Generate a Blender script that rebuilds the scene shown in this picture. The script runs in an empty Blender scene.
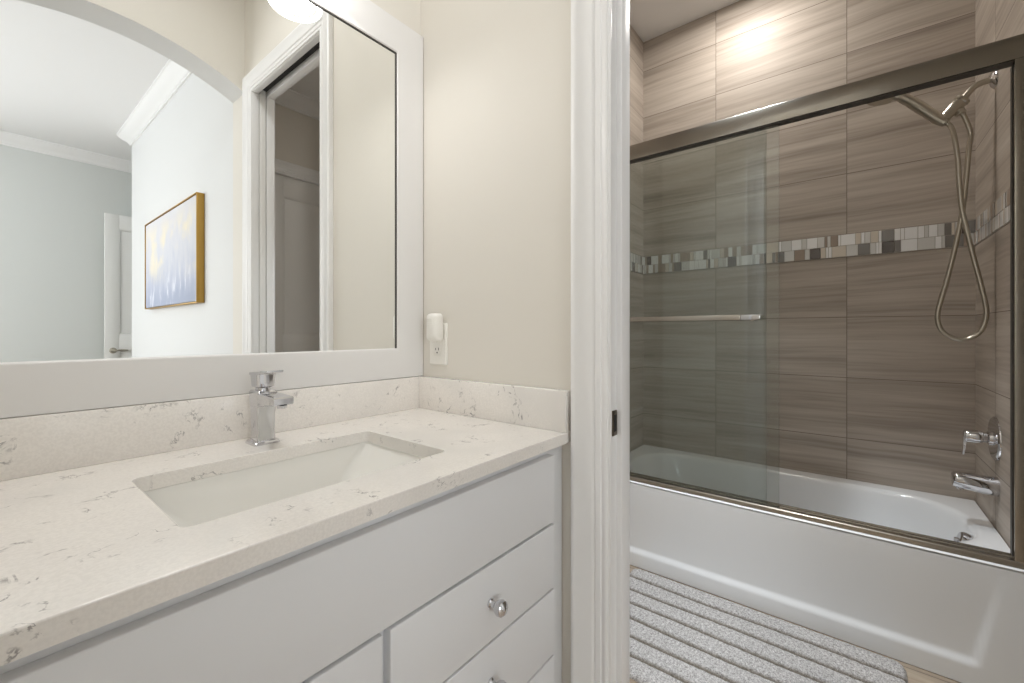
import bpy, bmesh, math, random
from mathutils import Vector, Matrix

C = bpy.context.scene.collection
SC = bpy.context.scene
random.seed(7)
PI = math.pi

# ------------------------------------------------------------------ camera
cd = bpy.data.cameras.new('camera')
cd.sensor_width = 36.0
cd.lens = 425.0 / 1024 * 36
cd.shift_y = -9.6 / 1024
cd.clip_start = 0.02
cam = bpy.data.objects.new('camera', cd)
C.objects.link(cam)
cam.location = (0, 0, 1.16)
cam.rotation_euler = (PI / 2, 0, math.radians(38.5 - 90))
SC.camera = cam

# ------------------------------------------------------------------ world, daylight, exposure
w = bpy.data.worlds.new('sky')
SC.world = w
w.use_nodes = True
w.node_tree.nodes['Background'].inputs[0].default_value = (0.94, 0.97, 1.0, 1)
w.node_tree.nodes['Background'].inputs[1].default_value = 3.0
SC.view_settings.view_transform = 'Standard'
SC.view_settings.look = 'None'
SC.view_settings.gamma = 1
SC.view_settings.use_curve_mapping = False
SC.view_settings.exposure = 0.13
SC.cycles.use_denoising = True
SC.cycles.max_bounces = 16
SC.cycles.diffuse_bounces = 8
SC.cycles.glossy_bounces = 8
SC.cycles.transparent_max_bounces = 24
SC.cycles.sample_clamp_indirect = 6


def area_light(name, loc, rot, sx, sy, power, col, shape='RECTANGLE', parent=None, spread=PI):
    l = bpy.data.lights.new(name, 'AREA')
    l.shape = shape
    l.size = sx
    if shape in ('RECTANGLE', 'ELLIPSE'):
        l.size_y = sy
    l.energy = power
    l.color = col
    l.spread = spread
    o = bpy.data.objects.new(name, l)
    C.objects.link(o)
    o.location = loc
    o.rotation_euler = rot
    if parent:
        o.parent = parent
    return o


# daylight entering by the two windows of the bedroom (one each in the side and in the far wall)
DAY = 41.0
area_light('daylight_side', (-2.75, -2.3, 1.55), (0, -PI / 2, 0), 1.9, 2.2, DAY, (0.985, 0.992, 1.0))
area_light('daylight_far', (-1.3, -4.4, 1.55), (PI / 2, 0, 0), 1.5, 1.9, DAY * 0.6, (0.985, 0.992, 1.0))
CAN_POWER = 8.0      # recessed ceiling cans, two of them added as fill
SHADE_GLOW = 3.0     # lit glass shades of the vanity fixture
BULB_POWER = 0.45     # each bulb of the vanity fixture


# ------------------------------------------------------------------ helpers
def tag(o, label=None, cat=None, group=None, kind=None):
    if label: o['label'] = label
    if cat: o['category'] = cat
    if group: o['group'] = group
    if kind: o['kind'] = kind
    return o


def obj(name, bm, mats, parent=None, smooth=35):
    bmesh.ops.recalc_face_normals(bm, faces=bm.faces)
    me = bpy.data.meshes.new(name)
    bm.to_mesh(me)
    bm.free()
    if not isinstance(mats, (list, tuple)):
        mats = [mats]
    for m in mats:
        me.materials.append(m)
    if smooth:
        for p in me.polygons:
            p.use_smooth = True
        me.set_sharp_from_angle(angle=math.radians(smooth))
    o = bpy.data.objects.new(name, me)
    C.objects.link(o)
    if parent:
        o.parent = parent
    return o


def thing(name, label, cat, loc=(0, 0, 0), group=None):
    o = bpy.data.objects.new(name, None)
    C.objects.link(o)
    o.location = loc
    o.empty_display_size = 0.05
    tag(o, label, cat, group)
    return o


def B():
    return bmesh.new()


def box(bm, x0, x1, y0, y1, z0, z1, bev=0.0, seg=2, mi=0):
    t = bmesh.new()
    bmesh.ops.create_cube(t, size=1)
    for v in t.verts:
        v.co = Vector((x0 + (v.co.x + .5) * (x1 - x0), y0 + (v.co.y + .5) * (y1 - y0), z0 + (v.co.z + .5) * (z1 - z0)))
    if bev:
        bmesh.ops.bevel(t, geom=t.edges[:], offset=bev, segments=seg, profile=0.5, affect='EDGES')
    for f in t.faces:
        f.material_index = mi
    merge(bm, t)
    return bm


def merge(bm, t, mat=None):
    if mat is not None:
        t.transform(mat)
    me = bpy.data.meshes.new('tmp')
    t.to_mesh(me)
    t.free()
    bm.from_mesh(me)
    bpy.data.meshes.remove(me)


def frame_of(d):
    d = d.normalized()
    a = Vector((0, 0, 1)) if abs(d.z) < 0.9 else Vector((1, 0, 0))
    u = d.cross(a).normalized()
    return u, d.cross(u).normalized()


def tube(bm, pts, r, seg=14, cap=True, mi=0):
    pts = [Vector(p) for p in pts]
    rs = r if isinstance(r, (list, tuple)) else [r] * len(pts)
    rings = []
    u = None
    for i, p in enumerate(pts):
        d = (pts[min(i + 1, len(pts) - 1)] - pts[max(i - 1, 0)]).normalized()
        if u is None:
            u, v = frame_of(d)
        else:
            u = (u - d * u.dot(d)).normalized()
            v = d.cross(u).normalized()
        rings.append([bm.verts.new(p + (u * math.cos(2 * PI * k / seg) + v * math.sin(2 * PI * k / seg)) * rs[i]) for k in range(seg)])
    loft(bm, rings, True, cap, mi)
    return bm


def loft(bm, rings, closed=True, cap=True, mi=0):
    n = len(rings[0])
    for a, b in zip(rings[:-1], rings[1:]):
        for k in range(n if closed else n - 1):
            f = bm.faces.new((a[k], a[(k + 1) % n], b[(k + 1) % n], b[k]))
            f.material_index = mi
    if cap and closed:
        for rr in (rings[0], rings[-1]):
            try:
                f = bm.faces.new(rr)
                f.material_index = mi
            except ValueError:
                pass


def lathe(bm, prof, origin, axis=(0, 0, 1), seg=32, cap=True, mi=0):
    """prof: list of (radius, height along axis)"""
    o = Vector(origin)
    d = Vector(axis).normalized()
    u, v = frame_of(d)
    rings = []
    for r, h in prof:
        r = max(r, 1e-5)
        rings.append([bm.verts.new(o + d * h + (u * math.cos(2 * PI * k / seg) + v * math.sin(2 * PI * k / seg)) * r) for k in range(seg)])
    loft(bm, rings, True, cap, mi)
    return bm


def smooth_path(pts, n=8):
    """Catmull-Rom through the points"""
    P = [Vector(p) for p in pts]
    P = [P[0] * 2 - P[1]] + P + [P[-1] * 2 - P[-2]]
    out = []
    for i in range(1, len(P) - 2):
        p0, p1, p2, p3 = P[i - 1:i + 3]
        for k in range(n):
            t = k / n
            out.append(0.5 * ((2 * p1) + (p2 - p0) * t + (2 * p0 - 5 * p1 + 4 * p2 - p3) * t * t + (3 * p1 - p0 - 3 * p2 + p3) * t ** 3))
    out.append(P[-2])
    return out


def rrect(x0, x1, y0, y1, r, n=8):
    """rounded rectangle as list of (x, y), counter-clockwise, 4*(n+1) points"""
    r = min(r, (x1 - x0) / 2 - 1e-4, (y1 - y0) / 2 - 1e-4)
    pts = []
    for cx, cy, a0 in ((x1 - r, y1 - r, 0), (x0 + r, y1 - r, PI / 2), (x0 + r, y0 + r, PI), (x1 - r, y0 + r, 1.5 * PI)):
        for k in range(n + 1):
            a = a0 + PI / 2 * k / n
            pts.append((cx + r * math.cos(a), cy + r * math.sin(a)))
    return pts


def ring3(bm, pts2, z):
    return [bm.verts.new((x, y, z)) for x, y in pts2]


def sweep(bm, prof, stations, mi=0, close_profile=True):
    """stations: functions mapping (w, t) of the profile to a point; lofts the profile through them"""
    rings = [[bm.verts.new(s(a, b)) for a, b in prof] for s in stations]
    loft(bm, rings, close_profile, True, mi)
    return bm


# ------------------------------------------------------------------ materials
def principled(name, col, rough=0.5, metal=0.0, spec=0.5, coat=0.0):
    m = bpy.data.materials.new(name)
    m.use_nodes = True
    b = m.node_tree.nodes['Principled BSDF']
    b.inputs['Base Color'].default_value = (*col, 1)
    b.inputs['Roughness'].default_value = rough
    b.inputs['Metallic'].default_value = metal
    b.inputs['Specular IOR Level'].default_value = spec
    b.inputs['Coat Weight'].default_value = coat
    return m


class N:
    """tiny node helper"""
    def __init__(s, m):
        s.m = m
        s.t = m.node_tree
        s.b = s.t.nodes['Principled BSDF']

    def n(s, typ, **kw):
        x = s.t.nodes.new(typ)
        for k, v in kw.items():
            setattr(x, k, v)
        return x

    def l(s, a, b):
        s.t.links.new(a, b)

    def val(s, sock, v):
        if hasattr(v, 'links'):
            s.l(v, sock)
        else:
            sock.default_value = v

    def math(s, op, a, b=None, c=None):
        x = s.n('ShaderNodeMath', operation=op)
        s.val(x.inputs[0], a)
        if b is not None: s.val(x.inputs[1], b)
        if c is not None: s.val(x.inputs[2], c)
        return x.outputs[0]

    def pos(s):
        g = s.n('ShaderNodeNewGeometry')
        sp = s.n('ShaderNodeSeparateXYZ')
        s.l(g.outputs['Position'], sp.inputs[0])
        return g.outputs['Position'], sp.outputs

    def comb(s, a, b, c):
        x = s.n('ShaderNodeCombineXYZ')
        for i, v in enumerate((a, b, c)):
            s.val(x.inputs[i], v)
        return x.outputs[0]

    def noise(s, vec, scale, detail=3, rough=0.5, dist=0.0):
        x = s.n('ShaderNodeTexNoise')
        s.l(vec, x.inputs['Vector'])
        x.inputs['Scale'].default_value = scale
        x.inputs['Detail'].default_value = detail
        x.inputs['Roughness'].default_value = rough
        x.inputs['Distortion'].default_value = dist
        return x.outputs['Fac']

    def ramp(s, fac, stops):
        x = s.n('ShaderNodeValToRGB')
        e = x.color_ramp.elements
        while len(e) < len(stops):
            e.new(0.5)
        for q, (p, c) in zip(e, stops):
            q.position = p
            q.color = (*c, 1)
        s.l(fac, x.inputs[0])
        return x.outputs[0]

    def smooth(s, v, a, b):
        x = s.n('ShaderNodeMapRange', interpolation_type='SMOOTHSTEP')
        s.l(v, x.inputs[0])
        x.inputs[1].default_value = a
        x.inputs[2].default_value = b
        return x.outputs[0]

    def mix(s, f, a, b):
        x = s.n('ShaderNodeMix', data_type='RGBA')
        s.val(x.inputs[0], f)
        s.val(x.inputs[6], a if hasattr(a, 'links') else (*a, 1))
        s.val(x.inputs[7], b if hasattr(b, 'links') else (*b, 1))
        return x.outputs[2]

    def bump(s, h, strength, dist=0.002):
        x = s.n('ShaderNodeBump')
        x.inputs['Strength'].default_value = strength
        x.inputs['Distance'].default_value = dist
        s.l(h, x.inputs['Height'])
        s.l(x.outputs[0], s.b.inputs['Normal'])


def paint(name, col, rough=0.6, bump=0.05):
    m = principled(name, col, rough, spec=0.35)
    k = N(m)
    p, _ = k.pos()
    if bump:
        k.bump(k.noise(p, 220, 3), bump, 0.001)
    return m


def srgb(r, g, b):
    f = lambda c: c / 255 / 12.92 if c / 255 <= 0.04045 else ((c / 255 + 0.055) / 1.055) ** 2.4
    return (f(r), f(g), f(b))


M_WALL = paint('warm_grey_wall_paint', srgb(223, 219, 211))
M_GREYWALL = paint('cool_grey_wall_paint', srgb(214, 217, 215))
M_WHITEWALL = paint('pale_wall_paint', srgb(220, 221, 221))
M_CEIL = paint('ceiling_white', srgb(236, 236, 236), 0.8)
M_TRIM = paint('white_trim_paint', srgb(236, 236, 236), 0.32, 0.0)
M_DOOR = paint('door_paint', srgb(234, 234, 232), 0.38, 0.0)
M_CAB = paint('cabinet_paint', srgb(226, 227, 229), 0.38, 0.0)
M_FRAME = paint('mirror_frame_paint', srgb(231, 230, 229), 0.4, 0.0)
M_DARK = principled('dark_gap', (0.03, 0.03, 0.03), 0.8)
M_CHROME = principled('polished_chrome', (0.66, 0.66, 0.68), 0.05, 1.0)
M_NICKEL = principled('brushed_nickel', srgb(180, 175, 166), 0.24, 1.0)
M_NICKELD = principled('satin_nickel', srgb(190, 184, 172), 0.28, 1.0)
M_TUB = principled('white_acrylic', srgb(236, 238, 240), 0.16, coat=0.3)
M_SINK = principled('white_porcelain', srgb(240, 239, 235), 0.12, coat=0.3)
M_PLASTIC = principled('white_plastic', srgb(238, 236, 230), 0.35)
M_SLOT = principled('socket_slot', (0.02, 0.02, 0.02), 0.7)
M_GOLD = principled('gold_leaf_frame', srgb(176, 140, 70), 0.38, 0.75)
M_BRONZE = principled('aged_strike_metal', srgb(120, 112, 100), 0.35, 1.0)
M_MIRROR = principled('silvered_mirror', (0.93, 0.94, 0.93), 0.0, 1.0)
M_SEAL_SHADE = principled('dark_rubber_and_shade', (0.05, 0.045, 0.04), 0.5)  # rubber of the shower door seals, also the shade strips on the mirror


def brushed(m, axis):
    k = N(m)
    p, xyz = k.pos()
    sc = [260, 260, 260]
    sc[axis] = 3
    v = k.comb(*[k.math('MULTIPLY', xyz[i], sc[i]) for i in range(3)])
    n = k.noise(v, 1.0, 2)
    k.l(k.math('MULTIPLY_ADD', n, 0.18, m.node_tree.nodes['Principled BSDF'].inputs['Roughness'].default_value - 0.09), k.b.inputs['Roughness'])




def mat_quartz():
    m = principled('veined_quartz', srgb(233, 231, 228), 0.16, coat=0.15)
    k = N(m)
    p, xyz = k.pos()
    warp = k.noise(p, 5, 3)
    v = k.n('ShaderNodeVectorMath', operation='ADD')
    k.l(p, v.inputs[0])
    k.l(k.comb(k.math('MULTIPLY', warp, 0.10), k.math('MULTIPLY', warp, -0.07), k.math('MULTIPLY', warp, 0.08)), v.inputs[1])
    n1 = k.noise(v.outputs[0], 17, 5, 0.62, 0.6)
    vein = k.math('SUBTRACT', 1.0, k.smooth(k.math('ABSOLUTE', k.math('SUBTRACT', n1, 0.5)), 0.0, 0.022))
    mask = k.smooth(k.noise(p, 13, 3, 0.6), 0.50, 0.63)
    mask2 = k.smooth(k.noise(p, 45, 2, 0.6), 0.42, 0.58)
    f = k.math('MULTIPLY', k.math('MULTIPLY', vein, mask), mask2)
    speck = k.smooth(k.noise(p, 260, 2), 0.30, 0.70)
    base = k.mix(speck, srgb(233, 229, 224), srgb(241, 237, 232))
    cl = k.mix(k.smooth(k.noise(p, 3.5, 3), 0.4, 0.7), base, srgb(224, 221, 217))
    col = k.mix(k.math('MULTIPLY', f, 0.75), cl, srgb(118, 114, 114))
    k.l(col, k.b.inputs['Base Color'])
    return m


M_QUARTZ = mat_quartz()


def mat_tile(name, axis, u0):
    """wood-look porcelain tile 612 x 305 mm, stacked joints; axis 0 = runs along X, 1 = along Y"""
    m = principled(name, (0.4, 0.3, 0.24), 0.28, spec=0.5)
    k = N(m)
    p, xyz = k.pos()
    u = xyz[axis]
    z = xyz[2]
    up = k.math('GREATER_THAN', z, 1.597)
    base = k.math('MULTIPLY_ADD', up, 1.655 - 1.539, 1.539)
    zz = k.math('DIVIDE', k.math('SUBTRACT', z, base), 0.305)
    uu = k.math('DIVIDE', k.math('SUBTRACT', u, u0), 0.612)
    row = k.math('FLOOR', zz)
    colm = k.math('FLOOR', uu)
    fz = k.math('FRACT', zz)
    fu = k.math('FRACT', uu)
    gz = k.math('GREATER_THAN', k.math('ABSOLUTE', k.math('SUBTRACT', fz, 0.5)), 0.5 - 0.0016 / 0.305)
    gu = k.math('GREATER_THAN', k.math('ABSOLUTE', k.math('SUBTRACT', fu, 0.5)), 0.5 - 0.0016 / 0.612)
    g = k.math('MAXIMUM', gz, gu)
    wn = k.n('ShaderNodeTexWhiteNoise', noise_dimensions='3D')
    k.l(k.comb(row, colm, k.math('MULTIPLY', up, 3.0)), wn.inputs['Vector'])
    rnd = wn.outputs['Value']
    off = k.math('MULTIPLY', rnd, 37.0)
    wav = k.noise(k.comb(k.math('MULTIPLY', u, 1.6), k.math('MULTIPLY', z, 3.0), off), 1.0, 2)
    zw = k.math('ADD', k.math('ADD', z, k.math('MULTIPLY', wav, 0.045)), k.math('MULTIPLY', u, 0.012))
    n1 = k.noise(k.comb(k.math('MULTIPLY', u, 0.7), k.math('MULTIPLY', zw, 16.0), off), 1.0, 5, 0.60)
    n2 = k.noise(k.comb(k.math('MULTIPLY', u, 2.2), k.math('MULTIPLY', zw, 75.0), off), 1.0, 3, 0.6)
    f = k.math('ADD', k.math('MULTIPLY', n1, 0.66), k.math('MULTIPLY', n2, 0.34))
    f = k.math('ADD', f, k.math('MULTIPLY', k.math('SUBTRACT', rnd, 0.5), 0.05))
    col = k.ramp(f, [(0.28, srgb(140, 130, 120)), (0.43, srgb(171, 160, 149)), (0.54, srgb(188, 178, 167)), (0.72, srgb(205, 196, 186))])
    col = k.mix(g, col, srgb(128, 118, 108))
    k.l(col, k.b.inputs['Base Color'])
    k.l(k.math('MULTIPLY_ADD', g, 0.24, 0.50), k.b.inputs['Roughness'])
    k.bump(k.math('SUBTRACT', 1.0, g), 0.35, 0.0015)
    return m


M_TILE_Y = mat_tile('wood_look_tile_long', 1, 0.013)
M_TILE_X = mat_tile('wood_look_tile_end', 0, 2.405)


def mat_floor():
    m = principled('wood_look_floor_tile', srgb(150, 136, 118), 0.35)
    k = N(m)
    p, xyz = k.pos()
    n = k.noise(k.comb(k.math('MULTIPLY', xyz[0], 22), k.math('MULTIPLY', xyz[1], 1.4), 0.0), 1.0, 5, 0.6)
    col = k.ramp(n, [(0.3, srgb(128, 112, 96)), (0.5, srgb(156, 140, 122)), (0.7, srgb(176, 162, 144))])
    gx = k.math('GREATER_THAN', k.math('ABSOLUTE', k.math('SUBTRACT', k.math('FRACT', k.math('DIVIDE', xyz[0], 0.2)), 0.5)), 0.49)
    col = k.mix(gx, col, srgb(112, 102, 92))
    k.l(col, k.b.inputs['Base Color'])
    return m


M_FLOOR = mat_floor()


def mat_glass():
    """thin tinted safety glass: clear transmission plus Fresnel mirror reflection"""
    m = bpy.data.materials.new('tinted_door_glass')
    m.use_nodes = True
    t = m.node_tree
    t.nodes.clear()
    out = t.nodes.new('ShaderNodeOutputMaterial')
    mx = t.nodes.new('ShaderNodeMixShader')
    tr = t.nodes.new('ShaderNodeBsdfTransparent')
    gl = t.nodes.new('ShaderNodeBsdfGlossy')
    fr = t.nodes.new('ShaderNodeFresnel')
    fr.inputs[0].default_value = 1.5
    tr.inputs[0].default_value = (0.902, 0.922, 0.914, 1)
    gl.inputs[0].default_value = (1, 1, 1, 1)
    gl.inputs[1].default_value = 0.0
    t.links.new(fr.outputs[0], mx.inputs[0])
    t.links.new(tr.outputs[0], mx.inputs[1])
    t.links.new(gl.outputs[0], mx.inputs[2])
    t.links.new(mx.outputs[0], out.inputs[0])
    return m


M_GLASS = mat_glass()


def emission(name, col, strength):
    m = principled(name, col, 0.4)
    b = m.node_tree.nodes['Principled BSDF']
    b.inputs['Emission Color'].default_value = (*col, 1)
    b.inputs['Emission Strength'].default_value = strength
    return m


M_SHADE = emission('lit_opal_glass', (1.0, 0.99, 0.975), SHADE_GLOW)
M_LENS = emission('lit_can_lens', (1.0, 0.97, 0.93), 5.0)


def mat_rug():
    m = principled('woven_rug_pile', srgb(190, 188, 186), 0.95, spec=0.1)
    k = N(m)
    p, xyz = k.pos()
    n = k.noise(p, 320, 3, 0.7)
    n2 = k.noise(p, 120, 3, 0.7)
    f = k.math('ADD', k.math('MULTIPLY', n, 0.55), k.math('MULTIPLY', n2, 0.45))
    loop = k.ramp(f, [(0.38, srgb(128, 124, 121)), (0.50, srgb(186, 183, 181)), (0.62, srgb(226, 223, 221))])
    groove = k.ramp(f, [(0.35, srgb(88, 82, 74)), (0.62, srgb(138, 129, 118))])
    a = k.n('ShaderNodeAttribute', attribute_name='groove')
    col = k.mix(a.outputs['Fac'], loop, groove)
    k.l(col, k.b.inputs['Base Color'])
    k.bump(f, 1.0, 0.008)
    return m


M_RUG = mat_rug()


def mat_canvas():
    """loose abstract wash: lavender and blue strokes with white and a pale yellow glow"""
    m = principled('painted_canvas', (0.8, 0.8, 0.85), 0.7)
    k = N(m)
    p, xyz = k.pos()
    hz = k.math('DIVIDE', k.math('SUBTRACT', xyz[2], 1.36), 0.72)
    st = k.noise(k.comb(0.0, k.math('MULTIPLY', xyz[1], 14), k.math('MULTIPLY', xyz[2], 4)), 1.0, 4, 0.65, 0.4)
    big = k.noise(p, 3.2, 3, 0.6)
    f = k.math('ADD', hz, k.math('MULTIPLY', k.math('SUBTRACT', st, 0.5), 0.7))
    base = k.ramp(f, [(0.05, srgb(166, 175, 198)), (0.30, srgb(188, 193, 209)), (0.50, srgb(203, 205, 214)), (0.85, srgb(214, 213, 217))])
    yel = k.math('MULTIPLY', k.smooth(big, 0.44, 0.62), k.smooth(k.math('ABSOLUTE', k.math('SUBTRACT', hz, 0.6)), 0.4, 0.1))
    col = k.mix(k.math('MULTIPLY', yel, 0.8), base, srgb(232, 222, 196))
    fl = k.math('MULTIPLY', k.smooth(st, 0.56, 0.66), k.smooth(hz, 0.42, 0.12))
    col = k.mix(k.math('MULTIPLY', fl, 0.8), col, srgb(232, 234, 242))
    k.l(col, k.b.inputs['Base Color'])
    k.bump(st, 0.3, 0.003)
    return m


M_CANVAS = mat_canvas()

# ------------------------------------------------------------------ dimensions (metres)
XP, XP2 = 0.906, 1.008          # partition between vanity alcove and bath
YW = 1.105                      # wall behind the vanity
YA, YA2 = -0.40, -0.57          # wall with the arch
XL = -0.150                     # left side of the alcove
ZC = 3.07                       # ceiling
XB = 2.735                      # tub back wall, tile face
YV, YE = -0.432, 1.068          # tub alcove ends, tile faces
XT = 2.022                      # tub apron
D0, D1, DH = -0.285, 0.433, 2.430   # doorway to the bath
XQ = 0.930                      # bedroom wall with the painting
YF = -4.20                      # bedroom far wall
YH = -3.27                      # corner where the painted wall ends
XS = -2.60                      # bedroom side wall
YB = -1.36                      # bath end wall


def struct(name, bm, m, label, cat, smooth=0):
    return tag(obj(name, bm, m, None, smooth), label, cat, kind='structure')


# ------------------------------------------------------------------ room shell
struct('floor', box(B(), XS - .15, 3.0, YF - .15, YW + .15, -0.10, 0.0), M_FLOOR, 'wood-look plank floor tile in brown beige under the rug', 'floor')
struct('ceiling', box(B(), XS - .15, 3.0, YF - .15, YW + .15, ZC, ZC + 0.10), M_CEIL, 'flat white painted ceiling over all the rooms', 'ceiling')
struct('wall_back', box(B(), XL, XP, YW, YW + .12, 0, ZC), M_WALL, 'beige painted wall that carries the framed mirror', 'wall')
struct('wall_left', box(B(), XL - .12, XL, YA2 + .0, YW + .12, 0, ZC), M_WALL, 'beige painted side wall at the left end of the vanity', 'wall')

bm = B()
box(bm, XP, XP2, D1 + .015, YW + .12, 0, ZC)
box(bm, XP, XP2, D0 - .015, D1 + .015, DH + .045, ZC)
# far side of the doorway is a pocket for the sliding door: two skins
box(bm, XP, XP + .030, YA2, D0 - .012, 0, ZC)
box(bm, XP2 - .030, XP2, YB, D0 - .012, 0, ZC)
struct('wall_right', bm, M_WALL, 'beige painted wall with the outlet and the doorway to the tub', 'wall')

# wall with the arch, behind the camera and seen in the mirror
AX0, AX1, ASPR, AR = XL, XP, 2.463, 0.132
bm = B()
half = (AX1 - AX0) / 2
cx = (AX0 + AX1) / 2
R = half * half / (2 * AR) + AR / 2
cz = ASPR + AR - R
NA = 40
front, back = [], []
arc = []
for i in range(NA + 1):
    x = AX0 + (AX1 - AX0) * i / NA
    arc.append((x, cz + math.sqrt(R * R - (x - cx) ** 2)))
for y, dst in ((YA, front), (YA2, back)):
    for x, z in arc:
        dst.append((bm.verts.new((x, y, z)), bm.verts.new((x, y, ZC))))
for i in range(NA):
    bm.faces.new((front[i][0], front[i + 1][0], front[i + 1][1], front[i][1]))
    bm.faces.new((back[i][0], back[i][1], back[i + 1][1], back[i + 1][0]))
    bm.faces.new((front[i][0], back[i][0], back[i + 1][0], front[i + 1][0])).material_index = 1
    bm.faces.new((front[i][1], front[i + 1][1], back[i + 1][1], back[i][1]))
for i in (0, NA):
    bm.faces.new((front[i][0], front[i][1], back[i][1], back[i][0]))
struct('wall_front', bm, [M_WALL, M_WHITEWALL], 'beige wall with a wide segmental arch seen in the mirror', 'wall', 25)

# bedroom beyond the arch
struct('wall_bedroom_side', box(B(), XQ, XP2 - .030, YH, YA2, 0, ZC), M_WHITEWALL, 'pale wall hung with the abstract painting, seen in the mirror', 'wall')
struct('wall_hall_side', box(B(), XP2 - .03, 2.2, YH, YH + .1, 0, ZC), M_WHITEWALL, 'short pale return wall behind the corner of the painted wall', 'wall')
bm = B()
WX0, WX1, WZ0, WZ1 = -2.05, -0.55, 0.6, 2.5
box(bm, XS, WX0, YF - .12, YF, 0, ZC)
box(bm, WX1, 2.32, YF - .12, YF, 0, ZC)
box(bm, WX0, WX1, YF - .12, YF, 0, WZ0)
box(bm, WX0, WX1, YF - .12, YF, WZ1, ZC)
struct('wall_bedroom_far', bm, M_GREYWALL, 'cool grey far wall of the bedroom, seen in the mirror', 'wall')
struct('wall_hall_end', box(B(), 2.2, 2.32, YF, YH + .1, 0, ZC), M_GREYWALL, 'grey end wall of the hall beyond the bedroom', 'wall')
bm = B()
WY0, WY1 = -3.4, -1.2
box(bm, XS - .12, XS, YF - .12, WY0, 0, ZC)
box(bm, XS - .12, XS, WY1, YA2, 0, ZC)
box(bm, XS - .12, XS, WY0, WY1, 0, WZ0)
box(bm, XS - .12, XS, WY0, WY1, WZ1, ZC)
struct('wall_bedroom_left', bm, M_GREYWALL, 'grey bedroom side wall with a wide window', 'wall')
struct('wall_bedroom_near', box(B(), XS - .12, XL - .12, YA2, YA2 + .12, 0, ZC), M_GREYWALL, 'grey bedroom wall beside the arch', 'wall')


def window(name, along, a0, a1, at, label):
    f = B()
    def bar(p0, p1, z0, z1, d=0.05):
        if along == 'y':
            box(f, at - d, at, p0, p1, z0, z1, 0.003)
        else:
            box(f, p0, p1, at - d, at, z0, z1, 0.003)
    m = (a0 + a1) / 2
    for p in (a0, m - .03, a1 - .06):
        bar(p, p + .06, WZ0, WZ1)
    for z in (WZ0, WZ1 - .06):
        bar(a0 + .06, m - .03, z, z + .06)
        bar(m + .03, a1 - .06, z, z + .06)
    return struct(name, f, M_TRIM, label, 'window', 35)


window('window_1', 'y', WY0, WY1, XS - .03, 'wide white framed bedroom window in the side wall')
window('window_2', 'x', WX0, WX1, YF - .03, 'white framed bedroom window in the far wall')

# bath room and tub alcove
struct('wall_tub_back', box(B(), XB, XB + .12, YB - .12, YE + .12, 0, ZC), M_TILE_Y, 'long alcove wall of taupe wood-look tile behind the tub', 'wall')
bm = box(B(), XP2, XB, YE, YE + .12, 0, ZC)
struct('wall_tub_left', bm, M_TILE_X, 'far end wall of the alcove in wood-look tile', 'wall')
bm = B()
box(bm, XT + .02, XB, YV - .12, YV, 0, ZC)
struct('wall_tub_valve', bm, M_TILE_X, 'tiled end wall carrying the shower arm and the tub spout', 'wall')
bm = B()
EX0, EX1, EH = 1.40, 2.15, 2.43
box(bm, XP2, EX0, YB - .12, YB, 0, ZC)
box(bm, EX1, XB, YB - .12, YB, 0, ZC)
box(bm, EX0, EX1, YB - .12, YB, EH, ZC)
struct('wall_bath_end', bm, M_WALL, 'beige end wall of the bath room around a panel door', 'wall')

# ------------------------------------------------------------------ mosaic band (one mesh per wall)
MOS = [principled('mosaic_white_glass', srgb(240, 240, 240), 0.08, coat=0.6),
       principled('mosaic_pearl', srgb(214, 213, 210), 0.10, coat=0.6),
       principled('mosaic_grey_glass', srgb(128, 124, 120), 0.08, coat=0.6),
       principled('mosaic_dark_glass', srgb(84, 76, 72), 0.06, coat=0.6),
       principled('mosaic_taupe_stone', srgb(164, 148, 134), 0.3),
       principled('mosaic_cream', srgb(214, 204, 190), 0.12, coat=0.5),
       principled('mosaic_grout', srgb(172, 165, 157), 0.8)]


def mosaic(name, p0, p1, place, seed, label):
    """bricks of random width in two courses along one wall; place(s, out, z) gives the point"""
    rng = random.Random(seed)
    bm = B()

    def brick(s0, s1, z0, z1, o0, o1, mi, bev):
        t = bmesh.new()
        box(t, s0, s1, o0, o1, z0, z1, bev, 1)
        for v in t.verts:
            v.co = place(v.co.x, v.co.y, v.co.z)
        for f in t.faces:
            f.material_index = mi
        merge(bm, t)
    z0, z1 = 1.539, 1.655
    brick(p0, p1, z0, z1, -0.001, 0.0012, 6, 0)
    zm = (z0 + z1) / 2
    for a, b in ((z0 + .003, zm - .001), (zm + .001, z1 - .003)):
        s = p0 + .001
        last = -1
        while s < p1 - .004:
            wd = rng.choice((.011, .011, .014, .022, .022, .03, .046, .058))
            e = min(s + wd, p1 - .001)
            mi = rng.choices(range(6), (8, 6, 3, 1.4, 2.2, 3))[0]
            if mi == last: mi = rng.choice((0, 1, 4))
            last = mi
            brick(s, e - .0018, a, b, 0.0005, 0.004, mi, 0.0008)
            s = e
    return tag(obj(name, bm, MOS, None, 0), label, 'tile band', kind='structure')


mosaic('trim_1', YV, YE, lambda s, o, z: Vector((XB - o, s, z)), 3, 'mosaic accent band of white and brown glass along the long tub wall')
mosaic('trim_2', XT + .03, XB - .003, lambda s, o, z: Vector((s, YV + o, z)), 5, 'mosaic accent band on the wall with the shower arm')
mosaic('trim_3', XT + .03, XB - .003, lambda s, o, z: Vector((s, YE - o, z)), 9, 'mosaic accent band on the far end wall of the tub')

# ------------------------------------------------------------------ doorway casing and jambs
CASE = [(0, 0), (0, .009), (.003, .0112), (.007, .0112), (.010, .0090), (.014, .0090), (.016, .0120), (.028, .0132),
        (.031, .0105), (.034, .0150), (.038, .0162), (.072, .0172), (.076, .0205), (.082, .0218), (.088, .0208), (.0915, .017), (.0925, .012), (.0925, 0)]


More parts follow.
